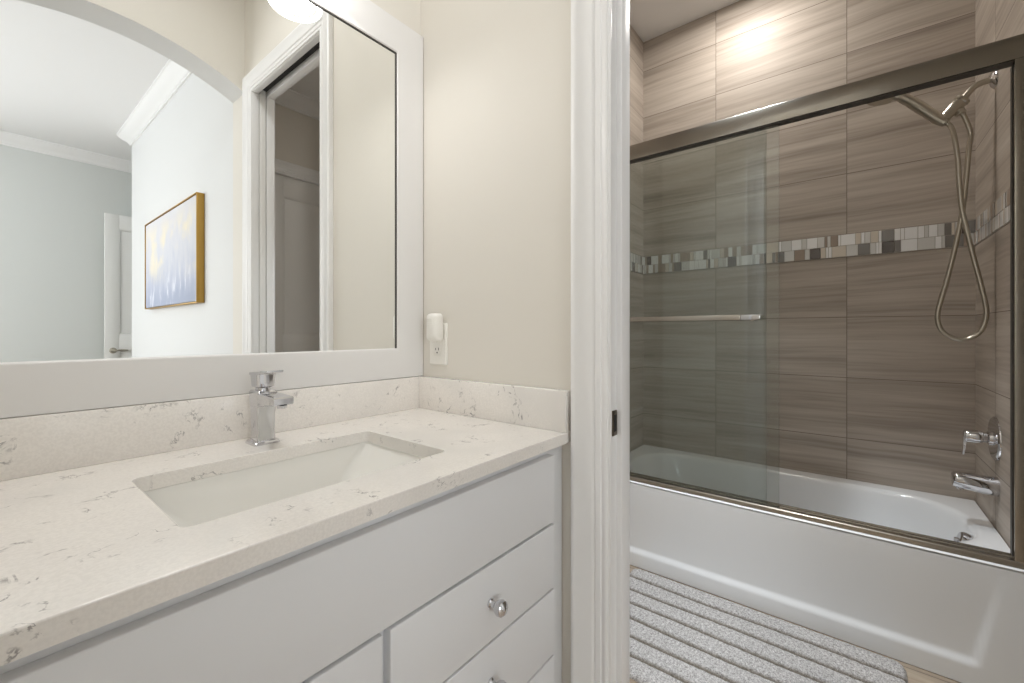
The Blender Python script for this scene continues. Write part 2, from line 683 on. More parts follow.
def casing(bm, xw, sgn, y0, y1, zt, prof=CASE):
    """casing around an opening y0..y1 (height zt) on a wall face at X = xw; sgn = direction out of the wall"""
    sweep(bm, prof, [lambda a, t: (xw + sgn * t, y1 + a, 0), lambda a, t: (xw + sgn * t, y1 + a, zt + a),
                     lambda a, t: (xw + sgn * t, y0 - a, zt + a), lambda a, t: (xw + sgn * t, y0 - a, 0)])
    return bm


def casing_y(bm, yw, sgn, x0, x1, zt, prof=CASE):
    sweep(bm, prof, [lambda a, t: (x1 + a, yw + sgn * t, 0), lambda a, t: (x1 + a, yw + sgn * t, zt + a),
                     lambda a, t: (x0 - a, yw + sgn * t, zt + a), lambda a, t: (x0 - a, yw + sgn * t, 0)])
    return bm


t4 = thing('trim_4', 'white moulded casing and jamb around the doorway between vanity and tub', 'door casing')
tag(t4, kind='structure')
bm = casing(B(), XP, -1, D0, D1 + .002, DH + .002)
obj('casing', bm, M_TRIM, t4, 40)
bm = casing(B(), XP2, 1, D0 - .006, D1 + .008, DH + .008)
obj('casing', bm, M_TRIM, t4, 40)
bm = B()
# near jamb: two strips with the pocket door channel between them
box(bm, XP - .004, .909, D1 - .004, D1 + .015, 0, DH + .015, 0.0015)
box(bm, .909, .963, D1 + .010, D1 + .015, 0, DH + .015)
box(bm, .963, XP2 + .003, D1 - .004, D1 + .015, 0, DH + .015, 0.0015)
obj('strike_jamb', bm, M_TRIM, t4)
bm = B()
box(bm, XP - .004, .933, D0 - .012, D0 + .002, 0, DH + .015, 0.0015)
box(bm, .972, XP2 + .003, D0 - .012, D0 + .002, 0, DH + .015, 0.0015)
obj('pocket_jamb', bm, M_TRIM, t4)
bm = B()
box(bm, XP - .004, .930, D0, D1, DH - .002, DH + .045, 0.0015)
box(bm, .975, XP2 + .003, D0, D1, DH - .002, DH + .045, 0.0015)
obj('head_jamb', bm, M_TRIM, t4)
obj('head_track', box(B(), .930, .975, D0 - .01, D1, DH + .030, DH + .045), M_DARK, t4)
bm = B()
box(bm, .938, .961, D1 + .0065, D1 + .0105, .912, .972, 0.001)
sp = obj('strike_plate', bm, M_BRONZE, t4)
sp['label'] = 'dark metal strike plate'
bm = B()
box(bm, .943, .956, D1 + .0058, D1 + .0070, .922, .962)
obj('strike_slot', bm, M_SLOT, sp)

# the sliding door standing in its pocket: only its edge shows
bm = B()
box(bm, .937, .968, YA2 - .25, D0 + .001, .01, DH + .028, 0.002)
struct('door_1', bm, M_DOOR, 'white pocket door slid into the wall, only its edge showing', 'door', 35)


def panel_door(name, W, H, T, label, cat, panels, handle_x, handle_z=0.95, both=False):
    """a moulded panel door standing in local X (width), Z (height); front face at y = 0 looking to +y"""
    r = thing(name, label, cat)
    tag(r, kind='structure')
    bm = B()
    xs, zs = [0], [0]
    st = 0.115
    # stiles and rails around the panels
    box(bm, 0, st, -T, 0, 0, H, 0.002)
    box(bm, W - st, W, -T, 0, 0, H, 0.002)
    edges = [0] + [e for p in panels for e in p] + [H]
    for a, b in zip(edges[0::2], edges[1::2]):
        box(bm, st, W - st, -T, 0, a, b, 0.002)
    obj('leaf', bm, M_DOOR, r)
    for a, b in panels:
        bm = B()
        x0, x1 = st - .001, W - st + .001
        rings = []
        for ins, y in ((0, -.001), (.010, -.004), (.018, -.013), (.030, -.013), (.070, -.004)):
            rings.append([bm.verts.new((x, y, z)) for x, z in ((x0 + ins, a + ins), (x1 - ins, a + ins), (x1 - ins, b - ins), (x0 + ins, b - ins))])
        loft(bm, rings, True, False)
        bm.faces.new(rings[-1])
        bk = [bm.verts.new((x, -T + .005, z)) for x, z in ((x0, a), (x1, a), (x1, b), (x0, b))]
        bm.faces.new(bk)
        for i in range(4):
            bm.faces.new((bk[i], bk[(i + 1) % 4], rings[0][(i + 1) % 4], rings[0][i]))
        obj('panel', bm, M_DOOR, r, 20)
    bm = B()
    lathe(bm, [(.031, 0), (.031, .006), (.027, .010), (.012, .012), (.011, .045), (.0, .046)], (handle_x, 0, handle_z), (0, 1, 0), 24)
    s = 1 if handle_x < W / 2 else -1
    tube(bm, smooth_path([(handle_x, .045, handle_z), (handle_x + s * .02, .052, handle_z), (handle_x + s * .06, .052, handle_z + .002), (handle_x + s * .115, .050, handle_z)], 5),
         [.010] * 6 + [.009] * 9 + [.007], 12)
    h = obj('lever_handle', bm, M_NICKELD, r)
    h['label'] = 'satin nickel lever handle'
    return r


d2 = panel_door('door_2', EX1 - EX0 - .03, EH - .02, .04, 'white two-panel door seen through the doorway in the mirror', 'door',
                [(.25, .95), (1.12, EH - .18)], .06)
d2.location = (EX0 + .015, YB - .03, .008)
bm = casing_y(B(), YB, 1, EX0, EX1, EH)
box(bm, EX0 - .001, EX0 + .012, YB - .1, YB + .004, 0, EH)
box(bm, EX1 - .012, EX1 + .001, YB - .1, YB + .004, 0, EH)
box(bm, EX0, EX1, YB - .1, YB + .004, EH - .012, EH + .001)
struct('trim_5', bm, M_TRIM, 'white casing around the panel door at the bath end', 'door casing', 40)

d3 = panel_door('door_3', .80, 2.42, .04, 'white open door leaf past the painting at the end of the bedroom', 'door', [(.25, .95), (1.12, 2.27)], .065)
d3.location = (.842, -4.03, .01)

CROWN = [(0, 0), (.095, 0), (.095, .012), (.088, .016), (.080, .030), (.060, .050), (.040, .066), (.026, .078), (.018, .092), (.012, .096), (.012, .110), (0, .110)]


def crown(name, pts, inward, label):
    """crown moulding along a poly-line of wall corners; inward = unit offsets at each point"""
    bm = B()
    st = []
    for (x, y), (ix, iy) in zip(pts, inward):
        st.append(lambda a, t, x=x, y=y, ix=ix, iy=iy: (x + ix * a, y + iy * a, ZC - t))
    sweep(bm, CROWN, st)
    return struct(name, bm, M_TRIM, label, 'crown moulding', 25)


crown('trim_6', [(XQ, YA2), (XQ, YH), (2.2, YH)], [(-1, 0), (-1, -1), (0, -1)], 'white crown moulding along the wall with the painting')
crown('trim_7', [(XS, YF), (2.2, YF)], [(0, 1), (0, 1)], 'white crown moulding along the grey far bedroom wall')
crown('trim_8', [(XP2, YB), (XB, YB)], [(0, 1), (0, 1)], 'white crown moulding above the panel door of the bath room')

# ------------------------------------------------------------------ vanity cabinet
ZK, ZU = 0.917, 0.891           # counter top and underside
YCAB = 0.560
van = thing('vanity_cabinet', 'pale grey vanity cabinet with flat fronts under the quartz counter', 'cabinet', (0.375, .83, 0))


def child(name, bm, m, parent, smooth=35):
    o = obj(name, bm, m, parent, smooth)
    o.matrix_parent_inverse = Matrix.Translation(parent.location).inverted()
    return o


def sub(name, bm, m, parent, smooth=35):
    return obj(name, bm, m, parent, smooth)


bm = B()
box(bm, XL + .002, XP - .002, YCAB, YCAB + .02, .10, ZU, 0.0015)
box(bm, XL + .002, XL + .02, YCAB + .02, YW - .002, .10, ZU - .16)
box(bm, XP - .02, XP - .002, YCAB + .02, YW - .002, .10, ZU - .16)
box(bm, XL + .02, XP - .02, YCAB + .02, YW - .002, .10, .12)
box(bm, XL + .002, XP - .002, YCAB + .06, YCAB + .08, 0, .10)
child('carcass', bm, M_CAB, van)
FX0, FX1 = -.092, .840
child('false_front', box(B(), FX0, FX1, YCAB - .019, YCAB, .717, .872, 0.0022, 3), M_CAB, van)
for x0, x1 in ((.387, FX1), (FX0, .3735)):
    for z0, z1 in ((.564, .711), (.4085, .5595), (.253, .404), (.115, .2485)):
        d = child('drawer', box(B(), x0, x1, YCAB - .019, YCAB, z0, z1, 0.0022, 3), M_CAB, van)
        bm = B()
        lathe(bm, [(.0090, 0), (.0090, .003), (.0062, .006), (.0058, .012), (.0085, .0155), (.0132, .0195), (.0152, .0255), (.0138, .0320), (.0092, .0362), (.0, .0378)],
              ((x0 + x1) / 2, YCAB - .019, (z0 + z1) / 2 + .002), (0, -1, 0), 32)
        kb = sub('knob', bm, M_CHROME, d)
        kb['label'] = 'round chrome knob'

# ------------------------------------------------------------------ countertop and backsplashes
ctop = thing('countertop', 'white quartz countertop with faint grey flecks around the sink', 'countertop', (.375, .82, ZU))
CX0, CX1, CY0, CY1 = XL + .001, XP - .001, .5346, YW - .001
HX0, HX1, HY0, HY1 = .157, .597, .645, .930
bm = B()


def rect_ring(bm, ins, z):
    return [bm.verts.new(p) for p in ((CX0 + ins, CY0 + ins, z), (CX1 - ins, CY0 + ins, z), (CX1 - ins, CY1 - ins, z), (CX0 + ins, CY1 - ins, z))]


def hole_ring(bm, ins, z):
    return ring3(bm, rrect(HX0 - ins, HX1 + ins, HY0 - ins, HY1 + ins, .014 + ins, 6), z)


def fill(bm, a, b):
    es = []
    for r in (a, b):
        for i in range(len(r)):
            e = bm.edges.get((r[i], r[(i + 1) % len(r)])) or bm.edges.new((r[i], r[(i + 1) % len(r)]))
            es.append(e)
    bmesh.ops.triangle_fill(bm, use_beauty=True, edges=es)


o0 = rect_ring(bm, .002, ZK)
o1 = rect_ring(bm, .0006, ZK - .0006)
o2 = rect_ring(bm, 0, ZK - .002)
o3 = rect_ring(bm, 0, ZU)
h0 = hole_ring(bm, .0015, ZK)
h1 = hole_ring(bm, .0004, ZK - .0004)
h2 = hole_ring(bm, 0, ZK - .0015)
h3 = hole_ring(bm, 0, ZU)
loft(bm, [o0, o1, o2, o3], True, False)
loft(bm, [h0, h1, h2, h3], True, False)
fill(bm, o0, h0)
fill(bm, o3, h3)
child('slab', bm, M_QUARTZ, ctop, 0)
tag(obj('backsplash', box(B(), CX0, CX1, 1.0795, CY1, ZK, 1.017, 0.0015), M_QUARTZ), 'long quartz backsplash strip under the mirror, behind the faucet', 'backsplash')
tag(obj('backsplash', box(B(), XP - .0275, CX1, .5346, 1.0793, ZK, 1.017, 0.0015), M_QUARTZ), 'short quartz side splash below the outlet, ending at the door casing', 'backsplash')

# ------------------------------------------------------------------ sink
sink = thing('sink', 'rectangular white undermount sink set below the quartz counter', 'sink', (.377, .79, .76))
bm = B()
rings = []
for ix, iy, z, r in ((-.020, -.018, ZU - .001, .030), (.004, .004, ZU - .001, .022), (.002, .002, ZU - .006, .024), (.022, .006, .855, .030),
                     (.068, .016, .800, .036), (.090, .026, .778, .042), (.108, .042, .767, .05), (.13, .09, .762, .05)):
    rings.append(ring3(bm, rrect(HX0 - .006 + ix, HX1 + .006 - ix, HY0 - .006 + iy, HY1 + .006 - iy, r, 8), z))
# outer shell
for ix, iy, z, r in ((.11, .09, .750, .05), (.06, .03, .756, .05), (.0, -.004, .80, .04), (-.020, -.018, .872, .03)):
    rings.append(ring3(bm, rrect(HX0 - .006 + ix, HX1 + .006 - ix, HY0 - .006 + iy, HY1 + .006 - iy, r, 8), z))
loft(bm, rings[:8], True, False)
loft(bm, rings[8:], True, False)
loft(bm, [rings[0], rings[-1]], True, False)
bm.faces.new(rings[7])
bm.faces.new(rings[8])
child('basin', bm, M_SINK, sink, 50)
bm = B()
lathe(bm, [(.0, .001), (.022, .001), (.030, .003), (.031, .001), (.031, -.002)], (.377, .80, .7625), (0, 0, 1), 32)
lathe(bm, [(.0, .009), (.014, .008), (.017, .005), (.015, .002)], (.377, .80, .7625), (0, 0, 1), 24)
child('drain', bm, M_CHROME, sink)

# ------------------------------------------------------------------ faucet
FXc, FYc = .391, 1.012
fau = thing('faucet', 'square chrome single-lever faucet behind the sink', 'faucet', (FXc, FYc, ZK))


def sq_loft(bm, secs, n=5):
    """secs: (cx, cy, z, half-width x, half-width y, corner radius)"""
    rg = [ring3(bm, rrect(a - hx, a + hx, b - hy, b + hy, r, n), z) for a, b, z, hx, hy, r in secs]
    loft(bm, rg, True, True)


bm = B()
sq_loft(bm, [(FXc, FYc, ZK, .027, .027, .006), (FXc, FYc, ZK + .004, .027, .027, .006), (FXc, FYc, ZK + .0065, .0245, .0245, .006)])
child('base_plate', bm, M_CHROME, fau)
bm = B()
sq_loft(bm, [(FXc, FYc, ZK + .006, .0195, .0205, .005), (FXc, FYc, ZK + .030, .0185, .0195, .005), (FXc, FYc, ZK + .065, .0185, .0205, .005), (FXc, FYc - .002, ZK + .090, .020, .025, .005),
             (FXc, FYc - .002, ZK + .112, .0205, .026, .005), (FXc, FYc - .001, ZK + .116, .018, .023, .005)])
child('body', bm, M_CHROME, fau, 30)
bm = B()
rg = []
for y, zt, th, hx in ((FYc + .015, ZK + .110, .030, .0205), (FYc - .02, ZK + .1105, .029, .0205), (FYc - .052, ZK + .1105, .024, .0208), (FYc - .080, ZK + .1095, .019, .0210), (FYc - .100, ZK + .1085, .0165, .0210), (FYc - .103, ZK + .106, .012, .0195)):
    rg.append([bm.verts.new((FXc + x, y, zt + z)) for x, z in ((-hx, -.002), (-hx + .002, 0), (hx - .002, 0), (hx, -.002), (hx, -th + .002), (hx - .002, -th), (-hx + .002, -th), (-hx, -th + .002))])
loft(bm, rg, True, True)
lathe(bm, [(.0, 0), (.009, 0), (.0095, .004), (.0095, .006)], (FXc, FYc - .095, ZK + .086), (0, 0, 1), 20)
child('spout', bm, M_CHROME, fau, 30)
bm = B()
sq_loft(bm, [(FXc, FYc, ZK + .1155, .0135, .0135, .010), (FXc, FYc, ZK + .121, .0135, .0135, .010), (FXc, FYc, ZK + .124, .0185, .0185, .008), (FXc, FYc, ZK + .147, .0195, .0200, .006), (FXc, FYc, ZK + .152, .0195, .0205, .005)])
rg = []
for y, z, th, hx in ((FYc + .022, ZK + .1545, .006, .0195), (FYc - .02, ZK + .158, .0075, .0200), (FYc - .042, ZK + .160, .006, .0195), (FYc - .058, ZK + .1612, .0045, .0185), (FYc - .061, ZK + .1608, .003, .017)):
    rg.append([bm.verts.new((FXc + x, y, z + dz)) for x, dz in ((-hx, -.001), (-hx + .0012, 0), (hx - .0012, 0), (hx, -.001), (hx, -th + .001), (hx - .0012, -th), (-hx + .0012, -th), (-hx, -th + .001))])
loft(bm, rg, True, True)
child('lever_handle', bm, M_CHROME, fau, 30)

# ------------------------------------------------------------------ framed mirror
YMF, YMG = 1.088, 1.0915
mx0, mx1, mz0, mz1 = -.049, .800, 1.110, 2.016
fx0, fx1, fz0, fz1 = XL + .002, XP - .002, 1.0175, 2.121
mir = thing('mirror', 'large wall mirror in a wide flat off-white frame above the sink', 'mirror', (.376, YW, fz0))
FR = [(0, 0), (0, -.0035), (.0015, -.0060), (.004, -.0080), (.012, -.0085), (.098, -.0085), (.1035, -.0070), (.1050, -.0040), (.1050, .0100), (0, .0100)]
bm = B()
st = []
for (ix, iz), (sx, sz) in (((mx0, mz0), (-1, -1)), ((mx1, mz0), (1, -1)), ((mx1, mz1), (1, 1)), ((mx0, mz1), (-1, 1)), ((mx0, mz0), (-1, -1))):
    st.append(lambda a, t, ix=ix, iz=iz, sx=sx, sz=sz: (ix + sx * a * ((fx1 - mx1) / .105 if sx > 0 else (mx0 - fx0) / .105), 1.0945 + t, iz + sz * a * ((fz1 - mz1) / .105 if sz > 0 else (mz0 - fz0) / .105)))
rings = [[bm.verts.new(s(a, t)) for a, t in FR] for s in st[:4]]
rings.append(rings[0])
loft(bm, rings, True, False)
child('frame', bm, M_FRAME, mir, 30)
bm = box(B(), mx0 - .004, mx1 + .004, YMG, YMG + .004, mz0 - .004, mz1 + .004)
child('mirror_glass', bm, M_MIRROR, mir, 0)
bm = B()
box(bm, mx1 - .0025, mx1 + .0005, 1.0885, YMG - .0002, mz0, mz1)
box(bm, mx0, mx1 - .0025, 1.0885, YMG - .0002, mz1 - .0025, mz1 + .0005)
sl = child('edge_shade', bm, M_SEAL_SHADE, mir, 0)  # dark strips put in as shade along the right and top mirror edges
sl['label'] = 'thin dark strips painted as edge shade'

# ------------------------------------------------------------------ vanity light above the mirror (its shade shows in the mirror)
vl = thing('vanity_light', 'three-shade vanity light on the wall above the mirror', 'wall light', (.376, YW, 2.2))
bm = B()
box(bm, .12, .632, YW - .028, YW - .001, 2.165, 2.235, 0.006)
child('back_plate', bm, M_NICKELD, vl)
for x in (.214, .376, .538):
    bm = B()
    tube(bm, smooth_path([(x, YW - .028, 2.205), (x, YW - .065, 2.212), (x, YW - .092, 2.200), (x, YW - .10, 2.175)], 5), .008, 12)
    lathe(bm, [(.0, .0), (.018, .0), (.022, .008), (.022, .022), (.010, .028)], (x, YW - .10, 2.15), (0, 0, 1), 24)
    child('arm', bm, M_NICKELD, vl)
    bm = B()
    lathe(bm, [(.020, .105), (.040, .100), (.056, .085), (.064, .055), (.0675, .015), (.0675, .004), (.0650, .0), (.0600, .0), (.0575, .004), (.0560, .012),
               (.0460, .016), (.030, .018), (.0, .019)], (x, YW - .105, 2.048), (0, 0, 1), 40)
    s = child('glass_shade', bm, M_SHADE, vl, 60)
    bm = B()
    tube(bm, [(x + .0525 * math.cos(2 * PI * k / 40), YW - .105 + .0525 * math.sin(2 * PI * k / 40), 2.0565) for k in range(41)], .0022, 8, False)
    obj('rim_ring', bm, M_NICKELD, s, 60).location = (0, 0, 0)
    s['label'] = 'lit opal glass shade'
    area_light('vanity_bulb', (x - vl.location.x, -.105, 2.058 - vl.location.z), (0, 0, 0), .085, .085, BULB_POWER, (1.0, .99, .98), 'DISK', vl)

# ------------------------------------------------------------------ outlet and plug-in device
out = thing('outlet', 'white wall outlet above the side backsplash', 'outlet', (XP, 1.014, 1.122))
bm = B()
rg = []
for ins, o in ((0, 0), (0, .003), (.004, .0065)):
    rg.append([bm.verts.new((XP - .0005 - o, y, z)) for y, z in rrect(.974 + ins, 1.054 - ins, 1.056 + ins, 1.188 - ins, .006, 4)])
loft(bm, rg, True, True)
child('wall_plate', bm, M_PLASTIC, out, 30)
bm = B()
box(bm, XP - .0085, XP - .006, .9965, 1.0315, 1.0855, 1.1585, 0.001)
rc = child('receptacle', bm, M_PLASTIC, out)
bm = B()
for z in (1.1045, 1.1405):
    box(bm, XP - .0092, XP - .0083, 1.0060, 1.0080, z - .002, z + .006)
    box(bm, XP - .0092, XP - .0083, 1.0200, 1.0220, z - .002, z + .005)
    lathe(bm, [(.0024, 0), (.0024, .001)], (XP - .0083, 1.014, z - .0095), (-1, 0, 0), 12)
sub('socket_slots', bm, M_SLOT, rc).location = (0, 0, 0)

nl = thing('plug_in_freshener', 'small off-white plug-in freshener in the upper socket of the outlet', 'air freshener', (XP - .009, .996, 1.17))
bm = B()
rg = []
for x, ins, dz in ((-.0094, .004, 0), (-.014, .0, 0), (-.032, .0, .0), (-.040, .003, .001), (-.045, .010, .003)):
    rg.append([bm.verts.new((XP + x, y, z + dz)) for y, z in rrect(.982 + ins, 1.030 - ins, 1.130 + ins, 1.217 - ins, .013, 6)])
loft(bm, rg, True, True)
child('housing', bm, M_PLASTIC, nl, 40)
bm = B()
for k in range(4):
    box(bm, XP - .0462, XP - .0440, 0.994, 1.018, 1.180 + k * .006, 1.1825 + k * .006, 0.0004)
child('vent', bm, M_PLASTIC, nl)

# ------------------------------------------------------------------ bathtub
tub = thing('bathtub', 'white alcove bathtub with a recessed apron under the glass door', 'bathtub', (2.37, .32, 0))
ZT = 0.418
TX0, TX1, TY0, TY1 = XT, XB - .001, YV + .001, YE - .001
bm = B()
NL = 14


def tub_ring(x0, x1, y0, y1, r, z):
    return ring3(bm, rrect(x0, x1, y0, y1, r, NL), z)


RX0, RX1, RY0, RY1 = 2.105, 2.652, -.372, .985
rings = [tub_ring(TX0 + .012, TX1, TY0, TY1, .004, .02),
         tub_ring(TX0 + .012, TX1, TY0, TY1, .004, ZT - .010),
         tub_ring(TX0 + .004, TX1 - .001, TY0 + .001, TY1 - .001, .006, ZT - .010),
         tub_ring(TX0 + .001, TX1 - .002, TY0 + .002, TY1 - .002, .007, ZT - .004),
         tub_ring(TX0 + .006, TX1 - .003, TY0 + .003, TY1 - .003, .008, ZT)]
for ins, z in ((-.012, ZT), (-.004, ZT - .001), (.003, ZT - .005), (.008, ZT - .012), (.012, ZT - .025)):
    rings.append(tub_ring(RX0 + ins, RX1 - ins, RY0 + ins, RY1 - ins, .225, z))
for ix, iy0, iy1, z, r in ((.018, .016, .030, .36, .22), (.032, .028, .085, .26, .20), (.048, .045, .150, .15, .18), (.075, .080, .215, .085, .15), (.115, .13, .28, .065, .12), (.19, .3, .45, .060, .06)):
    rings.append(tub_ring(RX0 + ix, RX1 - ix, RY0 + iy0, RY1 - iy1, r, z))
loft(bm, rings, True, False)
bm.faces.new(rings[-1])
# apron: height field with a shallow recess that fades towards the top
NY, NZ = 150, 70


def sst(a, b, v):
    t = max(0.0, min(1.0, (v - a) / (b - a)))
    return t * t * (3 - 2 * t)


grid = []
for j in range(NZ + 1):
    z = .002 + (ZT - .012) * j / NZ
    rowv = []
    for i in range(NY + 1):
        y = TY0 + (TY1 - TY0) * i / NY
        edge = -.331 - .19 * (z - .085)
        edge1 = .967 + .19 * (z - .085)
        d = .011 * sst(.064, .094, z) * sst(edge, edge + .020, y) * sst(edge1, edge1 - .020, y) * (1 - sst(.09, .43, z))
        rowv.append(bm.verts.new((TX0 + d, y, z)))
    grid.append(rowv)
for j in range(NZ):
    for i in range(NY):
        bm.faces.new((grid[j][i], grid[j][i + 1], grid[j + 1][i + 1], grid[j + 1][i]))
child('tub_shell', bm, M_TUB, tub, 50)
bm = B()
lathe(bm, [(.0, .030), (.024, .030), (.029, .026), (.031, .018), (.031, .0)], (2.335, -.352, .362), (0, 1, .30), 32)
box(bm, 2.326, 2.344, -.330, -.312, .340, .372, .003)
ov = child('overflow_plate', bm, M_CHROME, tub)
ov['label'] = 'round chrome overflow cover'

# ------------------------------------------------------------------ sliding glass shower door
sd = thing('shower_door', 'sliding glass shower door with nickel header standing on the tub', 'shower door', (2.06, .32, ZT))
bm = B()
box(bm, 2.035, 2.080, YV + .001, YE - .001, 2.020, 2.094, .003)
hd = child('header', bm, M_NICKEL, sd)
bm = B()
box(bm, 2.039, 2.078, YV + .004, YE - .004, 2.0165, 2.0205)
child('header_seal', bm, M_SEAL_SHADE, sd)
bm = B()
sweep(bm, [(2.031, .0005), (2.031, .016), (2.034, .020), (2.040, .022), (2.046, .022), (2.047, .018), (2.056, .017), (2.058, .024), (2.063, .024), (2.065, .017), (2.078, .017), (2.080, .024), (2.086, .024), (2.088, .022), (2.088, .0005)],
      [lambda a, t: (a, YV + .002, ZT + t), lambda a, t: (a, YE - .002, ZT + t)])
child('bottom_track', bm, M_NICKEL, sd, 25)
for y0, y1 in ((YV + .001, YV + .026), (YE - .026, YE - .001)):
    bm = B()
    box(bm, 2.034, 2.066, y0, y1, ZT + .016, 2.020, .002)
    child('side_jamb', bm, M_NICKEL, sd)
    s = 1 if y0 < 0 else -1
    ye = y1 if s > 0 else y0
    bm = B()
    box(bm, 2.046, 2.066, min(ye, ye + s * .003), max(ye, ye + s * .003), ZT + .03, 2.006)
    child('jamb_seal', bm, M_SEAL_SHADE, sd)
G1 = (.228, 1.036)
G2 = (.276, 1.040)
bm = B()
box(bm, 2.048, 2.054, G1[0], G1[1], ZT + .020, 2.010, .001, 1)
g1 = child('glass_panel', bm, M_GLASS, sd, 0)
bm = B()
box(bm, 2.068, 2.074, G2[0], G2[1], ZT + .020, 2.010, .001, 1)
g2 = child('glass_panel', bm, M_GLASS, sd, 0)
bm = B()
bx, bz = 2.000, 1.221
box(bm, bx - .004, bx + .004, .362, .985, bz - .012, bz + .012, .003)
tbm = obj('towel_bar', bm, M_NICKEL, g1)
tbm['label'] = 'flat nickel towel bar'
bm = B()
for y in (.325, 1.0):
    box(bm, bx - .006, bx + .006, y - .037, y + .037, bz - .011, bz + .011, .003)
    lathe(bm, [(.010, 0), (.010, .042), (.014, .044), (.014, .047)], (bx + .004, y, bz), (1, 0, 0), 20)
bb = obj('bar_mount', bm, M_CHROME, g1)
bb['label'] = 'chrome end mount of the towel bar'
bm = B()
box(bm, 2.080, 2.088, YV + .001, YV + .010, .60, .62, .002)
box(bm, 2.080, 2.088, YV + .001, YV + .010, 1.93, 1.95, .002)
child('bumper', bm, M_PLASTIC, sd)

# ------------------------------------------------------------------ hand shower on its arm
SX = 2.40
sh = thing('hand_shower', 'brushed nickel hand shower with a looping hose on the tiled wall', 'shower head', (SX, YV, 2.11))
bm = B()
lathe(bm, [(.0, .016), (.014, .016), (.024, .012), (.033, .005), (.036, 0)], (SX, YV + .0005, 2.118), (0, 1, 0), 32)
e = child('escutcheon', bm, M_CHROME, sh)
e['label'] = 'chrome wall flange'
bm = B()
tube(bm, smooth_path([(SX, YV + .006, 2.118), (SX, YV + .035, 2.117), (SX, YV + .058, 2.106), (SX, YV + .078, 2.082), (SX, YV + .088, 2.066)], 6), .0115, 16)
child('arm', bm, M_NICKELD, sh)
bm = B()
ax = Vector((0, .062, -.068)).normalized()
p0 = Vector((SX, YV + .084, 2.073))
lathe(bm, [(.012, 0), (.025, .002), (.026, .012), (.0225, .016), (.024, .020), (.0235, .040), (.0185, .080), (.0165, .094), (.0, .096)], p0, ax, 24)
# diverter outlet for the hose
p1 = p0 + ax * .030
lathe(bm, [(.012, .0), (.013, .020), (.0165, .022), (.0165, .038), (.012, .040)], p1, Vector((0, -.35, -1)), 20)
child('bracket', bm, M_NICKELD, sh)
bm = B()
hp = p0 + ax * .092
hand = [hp + Vector((0, -.016, -.014)), hp + Vector((0, -.012, -.010)), hp] + [Vector((SX, y, z)) for y, z in ((-0.2591, 2.0363), (-0.2269, 2.0751), (-0.194, 2.1128), (-0.1665, 2.1388), (-0.1384, 2.1547))]
tube(bm, smooth_path(hand, 4), [.014] * 4 + [.018] * 5 + [.0205] * 6 + [.021] * 5 + [.019] * 4 + [.016] * 4 + [.012], 18)
hc = Vector((SX, -0.1001, 2.1573))
nn = Vector((0, .20, -1)).normalized()
lathe(bm, [(.0, -.016), (.022, -.014), (.040, -.005), (.046, .004), (.046, .009), (.042, .013), (.0, .013)], hc, nn, 32)
child('hand_piece', bm, M_NICKELD, sh)

hose_loop = [(2.388, -0.3196, 1.9337), (2.3893, -0.3307, 1.833), (2.3907, -0.3337, 1.7545), (2.392, -0.3433, 1.6317), (2.3933, -0.369, 1.4728), (2.3947, -0.3981, 1.3089), (2.396, -0.4074, 1.2283), (2.3973, -0.3946, 1.1673), (2.3987, -0.3698, 1.1383), (2.4, -0.3391, 1.1302), (2.4013, -0.3047, 1.1457), (2.4027, -0.2809, 1.1797), (2.404, -0.2768, 1.242), (2.4053, -0.3024, 1.3669), (2.4067, -0.3249, 1.4919), (2.408, -0.3443, 1.6233), (2.4093, -0.3553, 1.7549), (2.4107, -0.3636, 1.8745), (2.412, -0.3679, 1.9362)]
hose = [hp + Vector((0, -.016, -.016)), hp + Vector((.0, -.026, -.030))]
hose += [Vector(p) for p in hose_loop]
pe = p1 + Vector((0, -.35, -1)).normalized() * .034
hose.append(pe + Vector((.0, -.010, -.016)))
hose.append(pe)
bm = B()
tube(bm, smooth_path(hose, 8), .0082, 12)
child('hose', bm, M_NICKELD, sh, 60)

# ------------------------------------------------------------------ tub valve and spout
va = thing('shower_valve', 'chrome lever valve with a round plate above the tub spout', 'shower valve', (SX, YV, .756))
bm = B()
lathe(bm, [(.0, .010), (.060, .010), (.076, .008), (.082, .004), (.083, 0)], (SX, YV + .0005, .756), (0, 1, 0), 48)
child('escutcheon', bm, M_CHROME, va, 25)
bm = B()
lathe(bm, [(.028, .008), (.026, .020), (.020, .024), (.020, .034), (.024, .036), (.0245, .078), (.022, .082), (.0, .083)], (SX, YV, .756), (0, 1, 0), 32)
rg = []
for z, y, hx, th in ((.772, YV + .074, .012, .010), (.745, YV + .078, .011, .008), (.710, YV + .080, .010, .006), (.682, YV + .084, .009, .005)):
    rg.append([bm.verts.new((SX + a, y + b, z)) for a, b in ((-hx, 0), (-hx + .002, th), (hx - .002, th), (hx, 0))])
loft(bm, rg, True, True)
child('lever_handle', bm, M_CHROME, va, 35)

ts = thing('tub_spout', 'chrome tub spout on the tiled wall over the tub rim', 'tub spout', (SX, YV, .585))
bm = B()
SPX = 2.372
pts = [(SPX, YV + .0005, .581), (SPX, YV + .010, .581), (SPX, YV + .05, .583), (SPX, YV + .085, .586), (SPX, YV + .108, .588), (SPX, YV + .118, .589), (SPX, YV + .121, .589)]
tube(bm, pts, [.036, .036, .034, .032, .030, .027, .020], 28)
child('spout_body', bm, M_CHROME, ts, 50)
bm = B()
lathe(bm, [(.0, .0), (.011, 0), (.012, .010), (.011, .014)], (SPX, YV + .098, .551), (0, 0, 1), 20)
child('outlet_mouth', bm, M_CHROME, ts)

